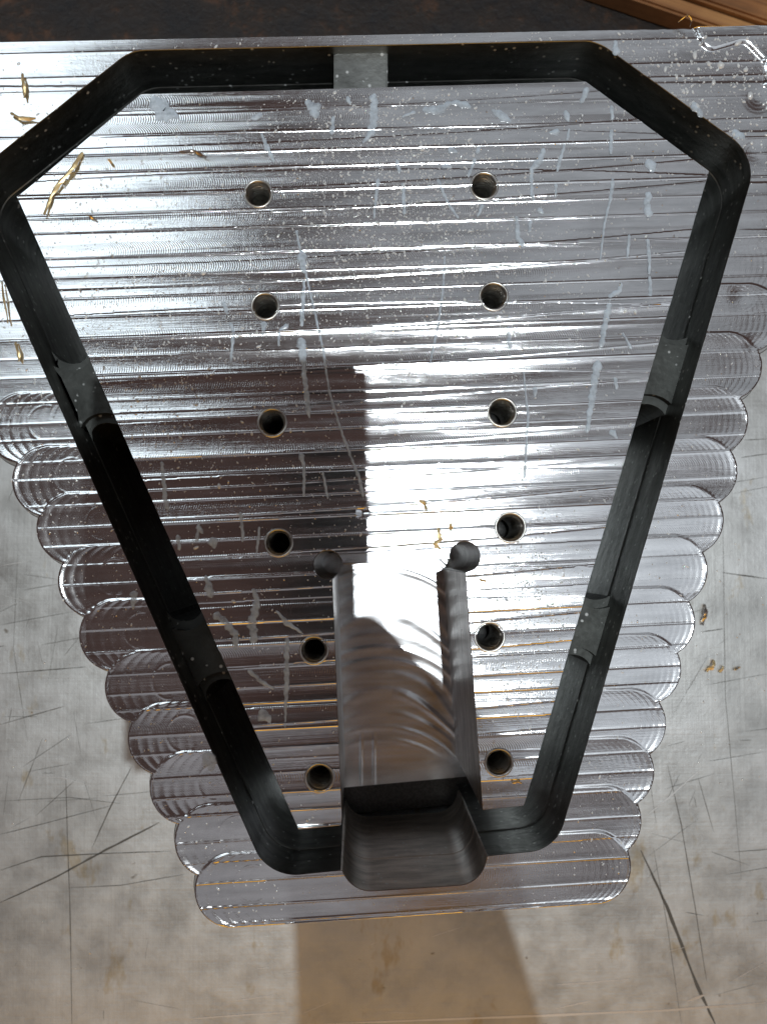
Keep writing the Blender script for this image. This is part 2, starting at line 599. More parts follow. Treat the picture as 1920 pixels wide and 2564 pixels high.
to_block(skirt('groove_outer_wall', sco, srim, phi_stock, near_outer,
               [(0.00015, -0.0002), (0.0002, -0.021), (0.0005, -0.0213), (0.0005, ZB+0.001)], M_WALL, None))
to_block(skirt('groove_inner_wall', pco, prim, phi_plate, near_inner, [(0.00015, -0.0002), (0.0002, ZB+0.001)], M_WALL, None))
in_dog = lambda x, y: np.min([np.abs(np.hypot(x-c[0], y-c[1])-c[2]) for c in DOG], axis=0) < 0.00025
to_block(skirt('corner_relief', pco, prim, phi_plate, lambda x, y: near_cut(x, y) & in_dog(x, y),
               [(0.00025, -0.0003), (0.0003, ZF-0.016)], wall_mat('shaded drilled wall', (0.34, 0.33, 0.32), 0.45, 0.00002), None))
to_block(skirt('channel_wall', pco, prim, phi_plate, lambda x, y: near_cut(x, y) & not_hole(x, y) & ~in_dog(x, y),
               [(0.00012, -0.00015), (0.00015, ZF-0.016)], M_SLOTWALL, None))
to_block(skirt('pocket_end_wall', sco, srim, phi_stock, near_cut,
               [(0.0002, -0.0003), (0.0003, -0.026), (0.0005, -0.0262), (0.0005, -0.071)], M_PITWALL, None))
to_block(skirt('block_side', sco, srim, phi_stock, far_rim, [(0.0003, -0.0006), (0.0006, -0.03), (0.0006, ZB)], M_WALL, None))


# channel floor with the crescent marks of the facing passes
def grid_mesh(name, c00, c10, c01, c11, nu, nv, zf, mat):
    u = np.linspace(0, 1, nu); v = np.linspace(0, 1, nv)
    U, V = np.meshgrid(u, v)
    c = [np.array(q) for q in (c00, c10, c01, c11)]
    XY = (c[0][None, None]*((1-U)*(1-V))[..., None]+c[1]*(U*(1-V))[..., None]
          + c[2]*((1-U)*V)[..., None]+c[3]*(U*V)[..., None])
    X, Y = XY[..., 0], XY[..., 1]
    Z = zf(X, Y, U, V)
    I = np.arange(nu*nv).reshape(nv, nu)
    q = np.stack([I[:-1, :-1], I[:-1, 1:], I[1:, 1:], I[1:, :-1]], -1).reshape(-1, 4)
    if np.cross(c[1]-c[0], c[2]-c[0]) < 0: q = q[:, ::-1]
    return mesh_np(name, np.stack([X.ravel(), Y.ravel(), Z.ravel()], -1), q, mat)


def floor_z(x, y, u, v):
    c = P(850, 1300, ZF)
    ux = x-c[0]
    w = y+ux*0.05
    # two lanes of crescents meeting at a seam right of the middle
    w = w+0.0016*np.sin(w*190+2.0)
    seam = P(862, 1400, ZF)[0]
    R = 0.032
    arc = w-np.sqrt(np.clip(0.036**2-(x-seam+0.006)**2, 0, None))
    t = arc/0.0066
    f = t-np.floor(t)
    amp = (0.00007+0.00007*np.clip((x-seam+0.003)/0.006, 0, 1))*(1+0.5*np.sin(np.floor(t)*2.4))
    z = amp*(0.5-0.5*np.cos(2*math.pi*f**1.6))
    fade = np.clip((y-P(850, 1640, ZF)[1])/0.012, 0, 1)
    lines = 0.00004*np.exp(-((x-P(808, 1640, ZF)[0])/0.0006)**2)+0.00004*np.exp(-((x-P(780, 1640, ZF)[0])/0.0005)**2)
    return ZF+z*fade+lines*(1-fade)*3


LED = (P(728, 1702, ZF), P(1060, 1672, ZF))
TOPF = (P(700, 1195, ZF), P(1060, 1178, ZF))
def ext(a, b, f): return (a[0]+(b[0]-a[0])*f, a[1]+(b[1]-a[1])*f)
fl = grid_mesh('channel_floor', ext(LED[0], LED[1], -0.12), LED[1], ext(TOPF[0], TOPF[1], -0.1), TOPF[1], 240, 420, floor_z, M_FLOOR)
to_block(fl)
# end face of the channel floor and the sunk ledge beyond it
a, b = LED
mesh_end = mesh_py('floor_end_face', [(a[0]-0.004, a[1], ZF), (b[0], b[1], ZF), (b[0], b[1], ZB+0.001), (a[0]-0.004, a[1], ZB+0.001)],
                   [(3, 2, 1, 0)], M_WALL)
to_block(mesh_end)
l0, l1 = P(720, 1702, -0.079), P(1070, 1670, -0.079)
l2, l3 = P(1070, 1729, -0.079), P(720, 1763, -0.079)
V = [(q[0], q[1], z) for z in (-0.079, ZB+0.001) for q in (l0, l1, l2, l3)]
to_block(mesh_py('sunk_ledge', V, [(0, 3, 2, 1), (3, 7, 6, 2), (2, 6, 5, 1), (0, 4, 7, 3)],
                 simple('shade-dark ledge', (0.10, 0.095, 0.09), 0.45, 0.8, (900, 0.0002))))  # shadow at the bottom of the trench put into the metal's colour


# threaded holes
def threaded(name, cx, cy, r, seed):
    rr = np.random.default_rng(seed)
    n, turns, pitch = 48, 14, 0.0016
    m = 5
    rows = []
    nr = turns*m
    ang = np.linspace(0, 2*math.pi, n, endpoint=False)
    prof = []
    rings = [(r*1.20, -0.00015), (r*1.17, 0.00016), (r*1.08, 0.00017), (r*1.01, -0.00002), (r*0.96, -0.0005)]
    V = []
    for rad, z in rings:
        V += [(rad*math.cos(t), rad*math.sin(t), z) for t in ang]
    for k in range(nr):
        for j, t in enumerate(ang):
            zz = -0.0012-k*pitch/m
            ph = (k/m+t/(2*math.pi)) % 1.0
            rad = r*(0.82+0.17*abs(2*ph-1)) if k > 0 else r*0.95
            V.append((rad*math.cos(t), rad*math.sin(t), zz))
    tot = len(rings)+nr
    Fs = []
    for k in range(tot-1):
        for j in range(n):
            a, b = k*n+j, k*n+(j+1) % n
            Fs.append((a+n, b+n, b, a))
    o = mesh_np(name, np.array(V), np.array(Fs), M_THREAD, None)
    # cone left by the drill
    zb = V[-1][2]
    C = [(0, 0, zb-0.0025)]+[(r*0.9*math.cos(t), r*0.9*math.sin(t), zb+0.0003) for t in ang]
    d = mesh_py('drill_point', C, [(0, 1+j, 1+(j+1) % n) for j in range(n)], M_DARK, o, True)
    return o


for i, (cx, cy, r) in enumerate(HOLES):
    o = threaded('threaded_hole', cx, cy, r, i)
    o.location = (cx, cy, 0.0)
    to_block(o)

# holding tabs left standing across the groove
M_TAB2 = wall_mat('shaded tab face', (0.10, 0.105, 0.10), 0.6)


def tab(p0, p1, p2, p3, z, rnd=True):
    """p0-p1 along the plate side, p3-p2 along the stock side; ends hollow where the cutter turned"""
    q = [np.array(P(*p)) for p in (p0, p1, p2, p3)]
    n = 14
    e0 = [q[0]+(q[3]-q[0])*t for t in np.linspace(0, 1, n)]
    e1 = [q[1]+(q[2]-q[1])*t for t in np.linspace(0, 1, n)]
    ax = (q[1]-q[0])/np.linalg.norm(q[1]-q[0])
    w = np.linalg.norm(q[3]-q[0])
    V = []
    for i, t in enumerate(np.linspace(-1, 1, n)):
        k = (1-math.sqrt(max(0, 1-t*t)))*w*0.5 if rnd else 0
        V.append((*(e0[i]-ax*k), z)); V.append((*(e1[i]+ax*k), z))
    m = len(V)
    V += [(v[0], v[1], ZB+0.002) for v in V]
    Fs = []
    for i in range(n-1):
        a, b, c, d = 2*i, 2*i+1, 2*i+3, 2*i+2
        Fs += [(a, b, c, d), (a, d, d+m, a+m), (b, b+m, c+m, c)]
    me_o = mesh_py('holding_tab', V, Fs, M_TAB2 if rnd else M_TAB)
    bm = bmesh.new(); bm.from_mesh(me_o.data)
    bmesh.ops.recalc_face_normals(bm, faces=bm.faces)
    bmesh.ops.bevel(bm, geom=[e for e in bm.edges if all(abs(v.co.z-z) < 1e-6 for v in e.verts) and len(e.link_faces) == 2 and abs(e.link_faces[0].normal.z-e.link_faces[1].normal.z) > 0.5],
                    offset=0.003 if rnd else 0.0006, segments=4, affect='EDGES')
    bm.to_mesh(me_o.data); bm.free()
    to_block(me_o)


tab((720, 192), (838, 189), (838, 92), (720, 95), -0.0042, False)
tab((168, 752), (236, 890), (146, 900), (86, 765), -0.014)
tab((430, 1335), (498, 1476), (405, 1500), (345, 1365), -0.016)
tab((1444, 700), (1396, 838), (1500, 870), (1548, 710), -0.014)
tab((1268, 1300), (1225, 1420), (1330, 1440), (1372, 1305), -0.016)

# ------------------------------------------------------------------ bench and what lies beyond it
k = NT('scratched bench steel')
co = k.n('ShaderNodeTexCoord').outputs['Object']
big = k.noise(co, 9, 4, 0.6)
mid = k.noise(co, 60, 5, 0.65)
fine = k.noise(co, 1.0, 4, 0.7, sc=(18, 900, 1), rot=(0, 0, 0.12))
fine2 = k.noise(co, 1.0, 4, 0.7, sc=(700, 14, 1), rot=(0, 0, 0.3))
spots = k.ramp(k.noise(co, 140, 3, 0.6), [(0.70, (1, 1, 1)), (0.76, (0.35, 0.3, 0.25))])
base = k.ramp(k.math('ADD', k.math('MULTIPLY', big, 0.6), k.math('MULTIPLY', mid, 0.4)),
              [(0.3, (0.37, 0.375, 0.365)), (0.48, (0.57, 0.585, 0.58)), (0.68, (0.71, 0.735, 0.75))])
mx = k.n('ShaderNodeMix', data_type='RGBA', blend_type='MULTIPLY')
mx.inputs[0].default_value = 0.8
k.l(base, mx.inputs[6]); k.l(spots, mx.inputs[7])
stain = k.ramp(k.noise(co, 34, 4, 0.7, sc=(1.6, 0.8, 1)), [(0.60, (1, 1, 1)), (0.68, (0.80, 0.68, 0.50)), (0.74, (0.88, 0.8, 0.68))])
mx2 = k.n('ShaderNodeMix', data_type='RGBA', blend_type='MULTIPLY'); mx2.inputs[0].default_value = 0.8
k.l(mx.outputs[2], mx2.inputs[6]); k.l(stain, mx2.inputs[7])
k.l(mx2.outputs[2], k.b.inputs['Base Color'])
k.b.inputs['Metallic'].default_value = 0.80
k.l(k.math('MULTIPLY_ADD', mid, 0.3, 0.275), k.b.inputs['Roughness'])
bp = k.n('ShaderNodeBump')
bp.inputs['Distance'].default_value = 0.00012
k.l(k.math('ADD', k.math('MULTIPLY', k.math('ADD', fine, fine2), 0.45), k.math('MULTIPLY', mid, 2.2)), bp.inputs['Height'])
k.l(bp.outputs[0], k.b.inputs['Normal'])
M_BENCH = k.m
e0 = P(828, 330, ZB)[1]
bench = mesh_py('bench_top', [(-0.5, -0.6, ZB), (0.5, -0.6, ZB), (0.5, e0, ZB), (-0.5, e0, ZB),
                              (-0.5, -0.6, ZB-0.012), (0.5, -0.6, ZB-0.012), (0.5, e0, ZB-0.012), (-0.5, e0, ZB-0.012)],
                [(0, 1, 2, 3), (7, 6, 5, 4), (2, 6, 7, 3), (0, 4, 5, 1), (1, 5, 6, 2), (3, 7, 4, 0)], M_BENCH)
tag(bench, kind='structure')

k = NT('rusty dark steel')
co = k.n('ShaderNodeTexCoord').outputs['Object']
a = k.noise(co, 26, 5, 0.65); b = k.noise(co, 160, 5, 0.7)
c = k.ramp(k.math('ADD', k.math('MULTIPLY', a, 0.6), k.math('MULTIPLY', b, 0.4)),
           [(0.38, (0.008, 0.008, 0.010)), (0.55, (0.022, 0.014, 0.010)), (0.68, (0.11, 0.045, 0.018))])
k.l(c, k.b.inputs['Base Color'])
k.b.inputs['Roughness'].default_value = 0.5
bp = k.n('ShaderNodeBump'); bp.inputs['Distance'].default_value = 0.0006
k.l(b, bp.inputs['Height']); k.l(bp.outputs[0], k.b.inputs['Normal'])
ZR = ZB-0.03
e1 = e0+0.001
rust = mesh_py('rusty_sheet', [(-0.6, e0-0.05, ZR), (0.6, e0-0.05, ZR), (0.6, 0.8, ZR), (-0.6, 0.8, ZR)], [(0, 1, 2, 3)], k.m)
tag(rust, kind='structure')

k = NT('old pine')
co = k.n('ShaderNodeTexCoord').outputs['Object']
a = k.noise(co, 1.0, 5, 0.6, sc=(6, 190, 40)); b = k.noise(co, 30, 4, 0.6)
c = k.ramp(k.math('ADD', k.math('MULTIPLY', a, 0.7), k.math('MULTIPLY', b, 0.3)),
           [(0.35, (0.07, 0.03, 0.012)), (0.5, (0.30, 0.13, 0.045)), (0.68, (0.52, 0.27, 0.10))])
k.l(c, k.b.inputs['Base Color']); k.b.inputs['Roughness'].default_value = 0.6
bp = k.n('ShaderNodeBump'); bp.inputs['Distance'].default_value = 0.0006
k.l(a, bp.inputs['Height']); k.l(bp.outputs[0], k.b.inputs['Normal'])
M_WOOD = k.m
pa, pb = P3(1400, 0, ZR+0.014), P3(1600, 68, ZR+0.014)
ang = math.atan2(pb.y-pa.y, pb.x-pa.x)
plank = empty('wooden_plank', (pa.x, pa.y, ZR))
plank.rotation_euler = (0, 0, ang)
tag(plank, 'orange brown wooden board behind the far right corner of the block', 'board')
def bar(name, x0, x1, y0, y1, z0, z1, mat, parent, bev=0.0012):
    bm = bmesh.new()
    vs = [bm.verts.new(q) for q in ((x0, y0, z0), (x1, y0, z0), (x1, y1, z0), (x0, y1, z0), (x0, y0, z1), (x1, y0, z1), (x1, y1, z1), (x0, y1, z1))]
    for f in ((3, 2, 1, 0), (4, 5, 6, 7), (0, 1, 5, 4), (1, 2, 6, 5), (2, 3, 7, 6), (3, 0, 4, 7)):
        bm.faces.new([vs[i] for i in f])
    bmesh.ops.bevel(bm, geom=bm.edges[:], offset=bev, segments=2, affect='EDGES')
    me = bpy.data.meshes.new(name); bm.to_mesh(me); bm.free()
    me.materials.append(mat)
    o = bpy.data.objects.new(name, me); COL.objects.link(o); o.parent = parent
    return o
bar('board', -0.12, 0.25, 0.009, 0.14, 0.0, 0.014, M_WOOD, plank)
bar('board', -0.12, 0.25, 0.0, 0.0082, 0.0, 0.012, M_WOOD, plank)

# scratches in the bench and a painted light streak, as thin strips
def scratch_mesh(name, lines, mat, zoff):
    V, Fs = [], []
    for pts, w in lines:
        q = [np.array(P(x, y, ZB)) for x, y in pts]
        # resample with a little wander
        path = []
        for a, b in zip(q, q[1:]):
            for t in np.linspace(0, 1, 7)[:-1]: path.append(a+(b-a)*t)
        path.append(q[-1])
        for i, p in enumerate(path):
            d = path[min(i+1, len(path)-1)]-path[max(i-1, 0)]
            n = np.array((-d[1], d[0])); n /= np.linalg.norm(n)+1e-12
            t = i/(len(path)-1)
            ww = w*S*1.33*0.5*(0.25+0.75*math.sin(math.pi*min(1, max(0, t)))**0.5)*random.uniform(0.6, 1.2)
            off = n*random.uniform(-0.3, 0.3)*w*S*0.3
            V += [(*(p+off+n*ww), ZB+zoff), (*(p+off-n*ww), ZB+zoff)]
            if i:
                m = len(V)
                Fs.append((m-4, m-3, m-1, m-2))
    me = mesh_py(name, V, Fs, mat)
    bm = bmesh.new(); bm.from_mesh(me.data)
    for f in bm.faces:
        if f.normal.z < 0: f.normal_flip()
    bm.to_mesh(me.data); bm.free()
    return me

dark_lines = [([(1383, 1836), (1440, 1960), (1505, 2130), (1545, 2215)], 7),
              ([(1440, 1650), (1470, 1780), (1500, 1960), (1525, 2120)], 2.2),
              ([(0, 1950), (120, 1895), (230, 1835), (345, 1776)], 4.5),
              ([(0, 1880), (90, 1850), (230, 1843), (370, 1838)], 2.5),
              ([(200, 1830), (238, 1745), (285, 1656)], 2.5),
              ([(143, 1670), (146, 1800), (152, 1960), (156, 2211)], 2.0),
              ([(0, 1802), (90, 1780), (240, 1740)], 1.8), ([(0, 1730), (150, 1722), (260, 1735)], 1.4),
              ([(0, 1455), (100, 1447), (190, 1440)], 2.2), ([(0, 1565), (70, 1545), (140, 1525)], 1.8),
              ([(0, 1350), (80, 1335), (165, 1320)], 1.2), ([(1556, 1236), (1656, 1250)], 3.0),
              ([(1512, 1365), (1560, 1358)], 2.4), ([(1605, 950), (1656, 948)], 2.0), ([(1600, 988), (1656, 980)], 2.2),
              ([(1560, 1045), (1656, 1030)], 1.2), ([(1520, 1480), (1656, 1455)], 1.2),
              ([(1560, 1130), (1565, 1500), (1600, 1900)], 1.2), ([(40, 1180), (30, 1400), (60, 1600)], 1.0),
              ([(150, 1917), (260, 1912), (400, 1888)], 1.6), ([(1410, 1830), (1440, 2000), (1470, 2211)], 1.2)]
for i in range(70):
    side = random.random() < 0.5
    x = random.uniform(-30, 330) if side else random.uniform(1380, 1680)
    y = random.uniform(1000, 2211)
    th = random.choice([random.gauss(0.12, 0.25), random.gauss(1.4, 0.3), random.gauss(0.6, 0.4)])
    L = random.uniform(20, 150)
    dark_lines.append(([(x, y), (x+L*math.cos(th), y-L*math.sin(th))], random.uniform(0.5, 1.5)))
light_lines = [([(1480, 2163), (1522, 2148)], 6), ([(1397, 1760), (1440, 1725), (1515, 1658)], 2.6),
               ([(70, 1936-260), (130, 1678), (200, 1697)], 2), ([(1580, 2118), (1656, 2075)], 2.5),
               ([(1200, 2127), (1290, 2120), (1360, 2114)], 3), ([(1200, 2178), (1280, 2160)], 2.5),
               ([(700, 2211), (1100, 2196), (1450, 2181), (1656, 2164)], 5), ([(0, 1530), (90, 1535), (150, 1522)], 2),  # first line paints a reflected streak of light
               ([(0, 1222), (60, 1212)], 1.6), ([(410, 2200), (520, 2192), (618, 2186)], 3),
               ([(510, 2160), (600, 2148)], 2.2)]
for i in range(30):
    x = random.choice([random.uniform(-30, 330), random.uniform(1380, 1680), random.uniform(200, 1600)])
    y = random.uniform(2000, 2211) if 330 < x < 1380 else random.uniform(1000, 2211)
    th = random.gauss(0.1, 0.3)
    L = random.uniform(12, 80)
    light_lines.append(([(x, y), (x+L*math.cos(th), y-L*math.sin(th))], random.uniform(0.5, 1.3)))
o = scratch_mesh('dark_scratches', dark_lines, simple('scratch grime', (0.10, 0.095, 0.085), 0.6, 0.3), 0.00004)
o.parent = bench; o['kind'] = 'stuff'
o = scratch_mesh('scratches_and_sheen', light_lines, simple('bare metal and painted sheen', (0.85, 0.85, 0.83), 0.35, 0.9), 0.00008)
o.parent = bench; o['kind'] = 'stuff'

# ------------------------------------------------------------------ coolant
k = NT('milky coolant')
k.b.inputs['Base Color'].default_value = (0.60, 0.70, 0.80, 1)
k.b.inputs['Roughness'].default_value = 0.12
k.b.inputs['Subsurface Weight'].default_value = 0.0
tr = k.n('ShaderNodeBsdfTransparent')
ms = k.n('ShaderNodeMixShader')
mfade = k.n('ShaderNodeMath', operation='MULTIPLY')          # the film thins towards its edge
sepz = k.n('ShaderNodeSeparateXYZ'); k.l(k.n('ShaderNodeTexCoord').outputs['Object'], sepz.inputs[0])
k.l(k.ramp(k.math('MULTIPLY', sepz.outputs[2], 1/0.00022), [(0.15, (0.1,)*3), (0.75, (1,)*3)]), mfade.inputs[1])
k.l(k.ramp(k.noise(k.n('ShaderNodeTexCoord').outputs['Object'], 260, 4, 0.6), [(0.30, (0.3,)*3), (0.6, (0.85,)*3)]), mfade.inputs[0])
k.l(mfade.outputs[0], ms.inputs[0])
k.l(tr.outputs[0], ms.inputs[1]); k.l(k.b.outputs[0], ms.inputs[2]); k.l(ms.outputs[0], k.out.inputs[0])
M_MILK = k.m
k = NT('clear droplet')
k.b.inputs['Base Color'].default_value = (0.88, 0.92, 0.94, 1)
k.b.inputs['Roughness'].default_value = 0.08
k.b.inputs['Metallic'].default_value = 0.15
tr = k.n('ShaderNodeBsdfTransparent')
ms = k.n('ShaderNodeMixShader'); ms.inputs[0].default_value = 0.75
k.l(tr.outputs[0], ms.inputs[1]); k.l(k.b.outputs[0], ms.inputs[2]); k.l(ms.outputs[0], k.out.inputs[0])
M_DROP = k.m

def puddles(name, spines, mat, hgt=0.00022):
    V, Fs = [], []
    for pts in spines:
        q = [(np.array(P(x, y)), r*S) for x, y, r in pts]
        path = []
        for (a, ra), (b, rb) in zip(q, q[1:]):
            n = max(3, int(np.linalg.norm(b-a)/(3*S)))
            for t in np.linspace(0, 1, n)[:-1]: path.append((a+(b-a)*t, ra+(rb-ra)*t))
        path.append(q[-1])
        # rounded ends
        d0 = path[0][0]-path[1][0]; d0 /= np.linalg.norm(d0)+1e-12
        d1 = path[-1][0]-path[-2][0]; d1 /= np.linalg.norm(d1)+1e-12
        path = [(path[0][0]+d0*path[0][1]*0.9, path[0][1]*0.25), (path[0][0]+d0*path[0][1]*0.5, path[0][1]*0.75)]+path + \
               [(path[-1][0]+d1*path[-1][1]*0.5, path[-1][1]*0.75), (path[-1][0]+d1*path[-1][1]*0.9, path[-1][1]*0.25)]
        s0 = random.random()*99
        for i, (p, r) in enumerate(path):
            d = path[min(i+1, len(path)-1)][0]-path[max(i-1, 0)][0]
            n = np.array((-d[1], d[0])); n /= np.linalg.norm(n)+1e-12
            ra = r*(1+0.38*math.sin(i*0.9+s0)*math.sin(i*0.37+s0)+random.uniform(-.1, .1))
            rb = r*(1+0.38*math.sin(i*0.7+s0*2)*math.sin(i*0.5+s0)+random.uniform(-.1, .1))
            for t, z in ((-1, -0.2), (-0.8, 0.55), (0, 1), (0.8, 0.55), (1, -0.2)):
                rr = ra if t < 0 else rb
                V.append((*(p+n*rr*t), z*hgt*min(1, 0.5+r/(8*S))))
            if i:
                m = len(V)-10
                for j in range(4):
                    Fs.append((m+j, m+5+j, m+6+j, m+1+j))
    o = mesh_py(name, V, Fs, mat, None, True)
    bm = bmesh.new(); bm.from_mesh(o.data)
    for f in bm.faces:
        if f.normal.z < 0: f.normal_flip()
    bm.to_mesh(o.data); bm.free()
    return o

SP = [  # x, y, half width along each run of coolant
    [(338, 222, 18), (352, 240, 26), (378, 250, 12)], [(665, 222, 8), (678, 235, 17), (682, 252, 6)], [(560, 250, 9), (548, 255, 7)],
    [(808, 212, 11), (807, 245, 9), (803, 285, 10), (785, 308, 3)], [(720, 255, 5), (717, 285, 7)], [(752, 213, 6), (755, 222, 5)],
    [(565, 290, 3), (578, 320, 7), (590, 345, 5)], [(920, 238, 9), (945, 238, 13), (965, 225, 7), (985, 222, 7), (1008, 230, 10)],
    [(870, 252, 3), (892, 243, 6)], [(1065, 240, 5), (1080, 250, 13), (1098, 260, 7)], [(1265, 195, 8), (1255, 220, 5)],
    [(1222, 245, 8), (1226, 258, 6)], [(1200, 285, 9), (1190, 287, 6)], [(1320, 232, 5), (1322, 255, 5)], [(1320, 285, 6), (1318, 330, 4)],
    [(1328, 90, 4), (1328, 112, 10)], [(1228, 280, 3), (1224, 300, 4)], [(1173, 325, 6), (1163, 350, 9), (1147, 365, 5), (1148, 420, 5), (1152, 430, 4)],
    [(1218, 315, 4), (1208, 350, 5), (1203, 368, 4)], [(1200, 400, 4), (1199, 425, 3)], [(976, 325, 10), (983, 328, 5)], [(1033, 320, 5), (1030, 330, 4)],
    [(958, 358, 6), (972, 362, 4)], [(1025, 345, 4), (1012, 380, 4)], [(858, 350, 6), (862, 370, 5)], [(871, 400, 6), (873, 460, 4)],
    [(946, 390, 4), (968, 440, 4), (988, 470, 3)], [(1042, 445, 6), (1032, 465, 3)], [(1166, 455, 8), (1170, 460, 4)], [(1403, 355, 14), (1406, 362, 12)],
    [(1400, 422, 9), (1395, 440, 8), (1400, 462, 9)], [(1322, 390, 5), (1318, 430, 4), (1305, 480, 3), (1296, 560, 2.5)], [(1115, 470, 4), (1118, 515, 6), (1128, 528, 9)],
    [(1145, 480, 5), (1143, 498, 5)], [(1398, 520, 5), (1402, 555, 5), (1401, 590, 3)], [(1358, 510, 4), (1354, 555, 3)], [(816, 390, 5), (812, 430, 4), (808, 470, 3)],
    [(653, 555, 13), (653, 570, 11), (656, 585, 6)], [(657, 610, 4), (654, 660, 5), (652, 700, 6)], [(650, 740, 12), (656, 785, 7), (660, 840, 6), (666, 885, 6), (668, 900, 3)],
    [(651, 985, 8), (657, 1010, 4), (656, 1070, 3)], [(484, 655, 5), (490, 675, 5)], [(570, 700, 7), (568, 722, 4)], [(618, 705, 7), (604, 715, 4), (602, 745, 3)],
    [(498, 700, 4), (505, 720, 5), (497, 800, 2)], [(640, 500, 3), (697, 750, 3), (712, 850, 3), (740, 940, 3), (775, 1030, 4), (784, 1070, 4)], [(697, 1020, 3), (708, 1075, 3)],
    [(1340, 615, 5), (1338, 627, 8), (1318, 640, 6), (1308, 690, 8), (1298, 745, 7)], [(1402, 600, 4), (1404, 640, 5), (1401, 660, 3)], [(1098, 710, 6), (1100, 740, 6), (1101, 750, 4)],
    [(1345, 720, 3), (1362, 752, 3)], [(960, 555, 3), (957, 620, 3), (948, 690, 3), (928, 790, 3)], [(1290, 790, 13), (1282, 830, 8), (1275, 880, 8), (1268, 930, 5)], [(1155, 840, 6), (1154, 855, 3)],
    [(1328, 820, 5), (1330, 838, 4)], [(1322, 935, 9), (1330, 945, 4)], [(1130, 800, 2), (1140, 900, 3), (1132, 1030, 3)], [(430, 1140, 7), (437, 1150, 4)], [(460, 1170, 11), (462, 1178, 8)],
    [(520, 1110, 5), (525, 1150, 4), (524, 1168, 3)], [(385, 1160, 6), (388, 1185, 4)], [(445, 1245, 4), (452, 1270, 11), (456, 1285, 7)], [(548, 1275, 5), (555, 1300, 7), (546, 1340, 12), (548, 1380, 10)],
    [(468, 1330, 9), (490, 1345, 9), (508, 1370, 9), (510, 1400, 4)], [(598, 1320, 3), (618, 1345, 6), (650, 1365, 3)], [(620, 1380, 4), (620, 1430, 7), (618, 1500, 5), (616, 1570, 2)],
    [(540, 1450, 6), (565, 1472, 5), (590, 1487, 3)], [(572, 1545, 17), (580, 1555, 8)], [(450, 1640, 17), (455, 1655, 12)], [(430, 1130, 3), (425, 1165, 4)],
    [(290, 1285, 10), (288, 1310, 5)], [(560, 1140, 3), (555, 1190, 3)], [(1590, 288, 13), (1600, 295, 10)], [(1500, 230, 12), (1512, 248, 8)], [(350, 1000, 4), (358, 1080, 6), (362, 1095, 7)],
]
o = puddles('milky_coolant', SP, M_MILK)
tag(o, 'pale blue milky coolant streaks lying across the milled face', 'coolant', kind='stuff')

# droplets
def droplets(name, spots, mat):
    V, Fs = [], []
    for x, y, r, z in spots:
        n = 7
        s = len(V)
        el = random.uniform(0.7, 2.3); th = random.gauss(1.5, 0.7)
        for rr, zz in ((1.0, -0.25), (0.72, 0.32)):
            for j in range(n):
                t = 2*math.pi*j/n
                a, b = r*rr*math.cos(t)*el*random.uniform(.85, 1.15), r*rr*math.sin(t)
                V.append((x+a*math.cos(th)-b*math.sin(th), y+a*math.sin(th)+b*math.cos(th), z+zz*r))
        V.append((x, y, z+0.52*r))
        for j in range(n):
            k2 = (j+1) % n
            Fs += [(s+j, s+k2, s+n+k2), (s+j, s+n+k2, s+n+j), (s+n+j, s+n+k2, s+2*n)]
    return mesh_np(name, np.array(V), np.array(Fs), mat)

sp = []
def dens(x, y):
    # mist is thickest in the middle of the face and the near right
    a = math.exp(-((x-870)/230)**2-((y-430)/260)**2)
    b = 0.9*math.exp(-((x-1130)/80)**2-((y-1350)/170)**2)
    c = 0.5*math.exp(-((x-300)/250)**2-((y-650)/350)**2)
    d = 0.35*math.exp(-((x-1480)/200)**2-((y-160)/150)**2)
    return min(1, a+b+c+d+0.06)
while len(sp) < 15000:
    x, y = random.uniform(0, 1656), random.uniform(70, 2000)
    if random.random() > dens(x, y): continue
    r = min(6, random.lognormvariate(0.30, 0.42))*S*0.8
    q = P(x, y)
    sp.append((q[0], q[1], r))
for x, y, r in [(1593, 93, 5), (1580, 105, 3), (1660, 100, 5), (1700, 135, 4), (1556, 140, 10), (1610, 150, 6), (1540, 178, 5), (1585, 165, 4), (1620, 205, 7), (1505, 228, 5), (1530, 137, 5), (1500, 118, 6)]:
    q = P(x, y); sp.append((q[0], q[1], r*S))
for i in range(150):
    x, y = random.uniform(1420, 1656), random.uniform(80, 330)
    q = P(x, y); sp.append((q[0], q[1], random.uniform(1, 4)*S))
xs = np.array([s[0] for s in sp]); ys = np.array([s[1] for s in sp])
p1, p2 = phi_plate(xs, ys), phi_stock(xs, ys)
zp, zs = z_plate(xs, ys), z_stock(xs, ys)
fin = []
for i, s in enumerate(sp):
    if p1[i] > s[2]: fin.append((*s, zp[i]))
    elif p2[i] > s[2]: fin.append((*s, zs[i]))
o = droplets('coolant_droplets', fin, M_DROP)
tag(o, 'countless tiny glinting droplets misted over the milled aluminium', 'droplets', kind='stuff')

# ------------------------------------------------------------------ swarf
M_GOLD = simple('warm glinting swarf', (0.95, 0.76, 0.42), 0.42, 0.75)
M_SILV = simple('bright swarf', (0.85, 0.84, 0.80), 0.2, 1.0)

